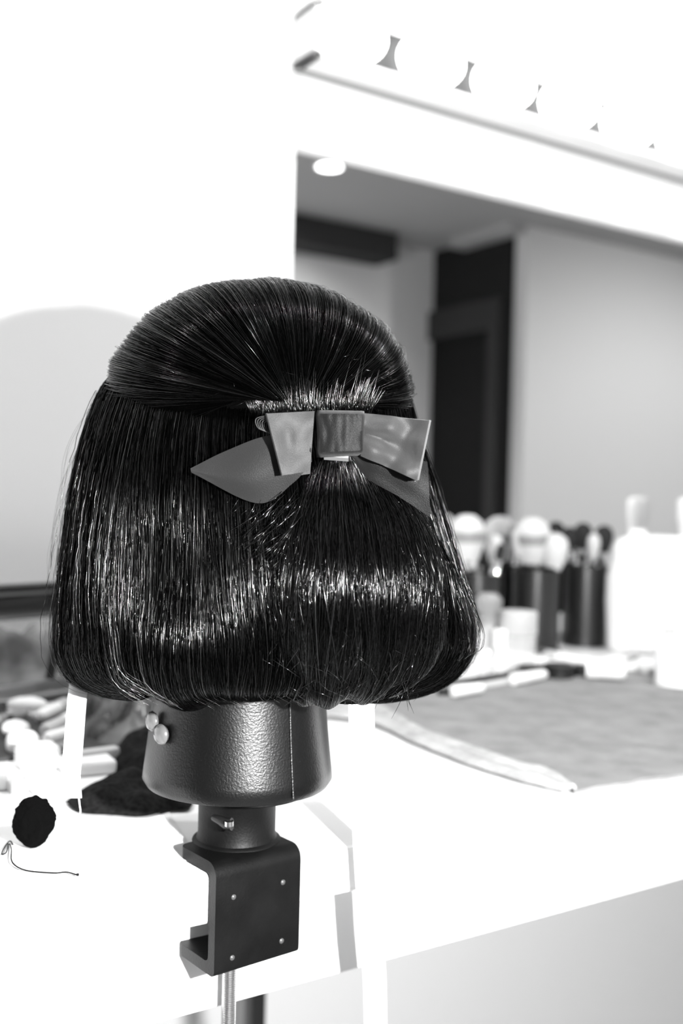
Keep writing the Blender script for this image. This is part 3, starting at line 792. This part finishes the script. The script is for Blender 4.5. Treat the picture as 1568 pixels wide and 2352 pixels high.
# ---------------------------------------------------------------- things on the table, left side
# paper towel sheet
def paperP(a, b):
    A2, B2, C2, D2 = onz(-260, 1930), onz(385, 1862), onz(452, 1975), onz(-260, 2090)
    p = (A2 * (1 - a) + B2 * a) * (1 - b) + (D2 * (1 - a) + C2 * a) * b
    h = .0008 + .0011 * abs(noise.noise(Vector((p.x * 30, p.y * 30, 0)))) + .0018 * max(0, noise.noise(Vector((p.x * 12, p.y * 40, 5))))
    return Vector((p.x, max(p.y, EY + .0045), TT + h))
tag(MB().grid(paperP, 60, 40, -.0005).build('paper_towel', m_tissue), 'white quilted paper towel lying along the table front edge', 'paper towel')

# black wig cap lump with loose thread
p = onz(76, 1958)
lump = thing('crumpled_net_cap', 'small black crumpled net ball with a loose thread on paper towel', 'net cap', p)
bm = bmesh.new(); bmesh.ops.create_icosphere(bm, subdivisions=5, radius=1)
for v in bm.verts:
    c0 = v.co.copy(); h = (c0.z + 1) / 2
    rr = 1 + .12 * noise.noise(c0 * 2.2) + .10 * noise.noise(c0 * 5) + .05 * noise.noise(c0 * 9) + .16 * max(c0.z, 0) * abs(noise.noise(c0 * 7)) + .02 * noise.noise(c0 * 14)
    wdt = .0128 * (1.02 - .22 * abs(h - .4))
    c0 = c0 * rr
    up_ = .0330 * (h ** .9)
    pp = H_RIGHT * (c0.x * wdt * 1.02) + Vector((0, 0, max(up_ * (1 + .05 * noise.noise(v.co * 3)), .0002))) + Vector((math.sin(YAW), math.cos(YAW), 0)) * (c0.y * .011)
    v.co = p + Vector((0, 0, .003)) + pp
MB().bm(bm).build('net', m_blackmatte, lump)
tp = [(30, 1940), (22, 1932), (8, 1950), (4, 1962), (14, 1958), (20, 1938), (26, 1950), (26, 1975), (38, 1990), (60, 1999), (90, 2003), (130, 2005), (152, 2003), (176, 2009)]
tpts = bez([onz(x, y, TT + .0035) for x, y in tp], 5)
th_ = MB().tube(tpts, .00042, 6); th_.add(*(lambda m_: (m_.v, m_.f))(MB().tube([tpts[-1], tpts[-1] + H_RIGHT * .0012], .0009, 6)))
th_.build('loose_thread', m_thread, lump)

# black lace heap
def heap(name, label, cat, outline, mat, hmax, seed, wr=.35, n_=44, parent=None, zb0=.002):
    """crumpled soft heap over a pixel outline on the table"""
    ol = bez([onz(x, y) for x, y in outline] + [onz(*outline[0])], 8)[:-1]
    c0 = sum(ol, Vector()) / len(ol); NR = 14; mb = MB(); v, f = [], []
    m_ = len(ol)
    for i in range(NR + 1):
        s = i / NR
        for k in range(m_):
            p = c0 + (ol[k] - c0) * s
            q = p * 34
            h = hmax * (1 - s ** 2.6) * (.75 + wr * noise.noise(Vector((q.x + seed, q.y, 0))) + wr * .7 * abs(noise.noise(Vector((q.x * 2.1, q.y * 2.1, seed)))))
            if i == NR: h = 0
            v.append(Vector((p.x, p.y, TT + zb0 + max(h, 0))))
    for i in range(NR):
        for k in range(m_):
            k2 = (k + 1) % m_; f.append((i * m_ + k, i * m_ + k2, (i + 1) * m_ + k2, (i + 1) * m_ + k))
    f.append(tuple(NR * m_ + k for k in range(m_)))
    mb.add(v, f); o = mb.build(name, mat)
    return tag(o, label, cat)
heap('lace_cloth', 'black lace fabric heaped behind the paper towel', 'lace', [(150, 1850), (185, 1874), (260, 1880), (330, 1884), (390, 1868), (440, 1860), (430, 1800), (330, 1782), (260, 1800), (190, 1822)], m_lace, .018, 3, zb0=.0028)
heap('black_net_cloth', 'black net bunched against the neck behind the lace', 'cloth', [(255, 1775), (320, 1790), (400, 1790), (420, 1700), (340, 1690), (290, 1700), (262, 1735)], m_lace, .022, 9)

def block(name, label, cat, p0, p1, depth, h, mat, dz=0, bev=.003, group=None, parent=None):
    """box whose front foot runs from pixel p0 to pixel p1"""
    a, b = onz(*p0), onz(*p1); x_ = (b - a).normalized(); y_ = Vector((-x_.y, x_.x, 0)); z0 = TT + dz
    M = Matrix(((x_.x, y_.x, 0, a.x), (x_.y, y_.y, 0, a.y), (0, 0, 1, z0), (0, 0, 0, 1)))
    mb = MB().box((0, 0, 0), ((b - a).length, depth, h), M, bev=bev)
    o = mb.build(name, mat, parent, origin=None if parent else a)
    if not parent: tag(o, label, cat, group)
    return o
block('foam_sponge', 'white foam sponge block beside the short hanging strap', 'sponge', (48, 1778), (142, 1768), .03, .020, m_foam, bev=.005, group='white foam sponges')
block('foam_sponge', 'white rounded sponge behind the larger white block', 'sponge', (24, 1742), (94, 1734), .022, .020, m_foam, bev=.007, group='white foam sponges')
block('foam_sponge', 'white sponge lying behind the paper towel edge', 'sponge', (78, 1832), (150, 1822), .03, .012, m_foam, bev=.004, group='white foam sponges')
block('foam_sponge', 'white sponge at the left picture edge', 'sponge', (-60, 1822), (20, 1818), .03, .013, m_foam, bev=.004, group='white foam sponges')
block('makeup_palette', 'grey palette between the white sponges', 'palette', (24, 1824), (80, 1816), .025, .008, m_lgrey, bev=.001)
block('cosmetics_tray', 'shallow dark tray under the tubes and puffs', 'tray', (-200, 1768), (330, 1722), .16, .0035, bsdf('dark_tray', .03, .5, .3), bev=.001)
# oval white puff and tubes
for (px, py, sx_, lab) in ((62, 1645, .016, 'oval white powder puff below the clear bag'), (35, 1702, .010, 'small pale puff behind the sponges')):
    p = onz(px, py); bm = bmesh.new(); bmesh.ops.create_uvsphere(bm, u_segments=24, v_segments=14, radius=1)
    for v in bm.verts: v.co = p + H_RIGHT * v.co.x * sx_ * 1.3 + Vector((CF.x, CF.y, 0)) * v.co.y * sx_ * .8 + Vector((0, 0, .0120 + v.co.z * .008))
    tag(MB().bm(bm).build('powder_puff', m_foam), lab, 'powder puff')
stick('cosmetic_tube', 'white cosmetic tube, upper one left of the strap', 'tube', (150, 1642), (88, 1672), .007, m_white, m_lgrey, .3, dz=.0038)
stick('cosmetic_tube', 'pale cosmetic tube above the grey palette', 'tube', (158, 1680), (100, 1706), .007, m_lgrey, m_white, .3, dz=.0038)
stick('cosmetic_tube', 'white cosmetic tube just left of the strap', 'tube', (160, 1706), (104, 1722), .006, m_white, m_white, .3, dz=.0038)
stick('cosmetic_tube', 'grey tube lying under the clear bag', 'tube', (-40, 1690), (60, 1660), .006, m_grey, m_lgrey, .3, dz=.0038)
block('makeup_palette', 'dark flat palette under the white sponges', 'palette', (60, 1740), (190, 1722), .05, .006, m_grey, bev=.001)
block('makeup_palette', 'black open palette at the left picture edge', 'palette', (-120, 1690), (32, 1676), .06, .014, m_black, bev=.001)
# pale flat packet right of the strap
pk = thing('tissue_packet', 'pale flat packet right of the strap under the black bag', 'packet', onz(220, 1780))
block('wrapper', '', '', (150, 1790), (270, 1778), .035, .012, m_white, parent=pk, bev=.004)
block('flap', '', '', (178, 1772), (276, 1758), .012, .0155, m_lgrey, parent=pk, bev=.002)
# black glossy bag behind the packet
heap('plastic_bag', 'glossy black crumpled plastic bag behind the neck', 'bag', [(188, 1700), (250, 1722), (330, 1712), (420, 1690), (440, 1620), (380, 1592), (260, 1596), (190, 1610)], m_smoke, .030, 14, wr=.9)
# clear zip bag with black piping
cb = thing('clear_cosmetics_bag', 'clear plastic cosmetics bag with black piping behind the wig', 'bag', onz(60, 1612))
a, b = onz(-260, 1668), onz(420, 1560)
x_ = (b - a).normalized(); y_ = Vector((-x_.y, x_.x, 0)); LB = (b - a).length
M = Matrix(((x_.x, y_.x, 0, a.x), (x_.y, y_.y, 0, a.y), (0, 0, 1, TT), (0, 0, 0, 1)))
BH, BD = .130, .14
def bagpt(u_, d_, z_): return M @ Vector((u_ * LB, d_ * BD, z_ * BH))
film = MB()
film.grid(lambda s, t: bagpt(s, .0 + .04 * math.sin(t * PI) + .02 * noise.noise(Vector((s * 8, t * 5, 1))), t * .74 + .01), 50, 20, .0005)
film.build('front_film', bsdf('clear_film', .5, .12, .5, alpha=.12), cb)
MB().grid(lambda s, t: bagpt(s, 1 - .03 * math.sin(t * PI), t * .95 + .01), 20, 8, .0005).build('back_film', bsdf('grey_film', .35, .3, .5), cb)
MB().grid(lambda s, t: bagpt(s, 0 + .05 * math.sin(t * PI), .72 + .25 * t), 30, 6, .0012).build('top_band', m_black, cb)
pip = MB(); pip.tube([bagpt(0, -.05, .03), bagpt(1, -.05, .03)], .0045, 10); pip.build('piping', m_black, cb)
MB().tube([bagpt(0, 0, .985), bagpt(1, 0, .985)], .0042, 10).build('piping', m_black, cb)
MB().tube([bagpt(0, .03, .935), bagpt(1, .03, .935)], .0025, 10).build('zip', m_grey, cb)
ps = at(140, 1420, (a - CO).dot(CF)); 
r1, r2 = ray(148, 1400), ray(112, 1560)
def on_bag(px, py):
    r = ray(px, py); n_ = y_; t = (a - y_ * .004 - CO).dot(n_) / r.dot(n_); return CO + r * t
MB().tube([on_bag(152, 1385), on_bag(132, 1470), on_bag(114, 1560)], .0055, 10).build('strap', m_black, cb, label='black webbing strap')
heap2 = MB()
def contP(s, t):
    dd = .25 + .5 * t
    z = (.12 + .62 * math.sin(PI * min(1, t * 1.05)) ** .5 * (.7 + .35 * noise.noise(Vector((s * 7, t * 2, 4))) + .2 * noise.noise(Vector((s * 17, t * 5, 2)))))
    return bagpt(.02 + .96 * s, dd, max(z, .01))
heap2.grid(contP, 70, 24, .001)
tag(heap2.build('cloth_bundle', m_cloth, origin=bagpt(.5, .5, .01)), 'crumpled grey cloth packed inside the clear bag', 'cloth')
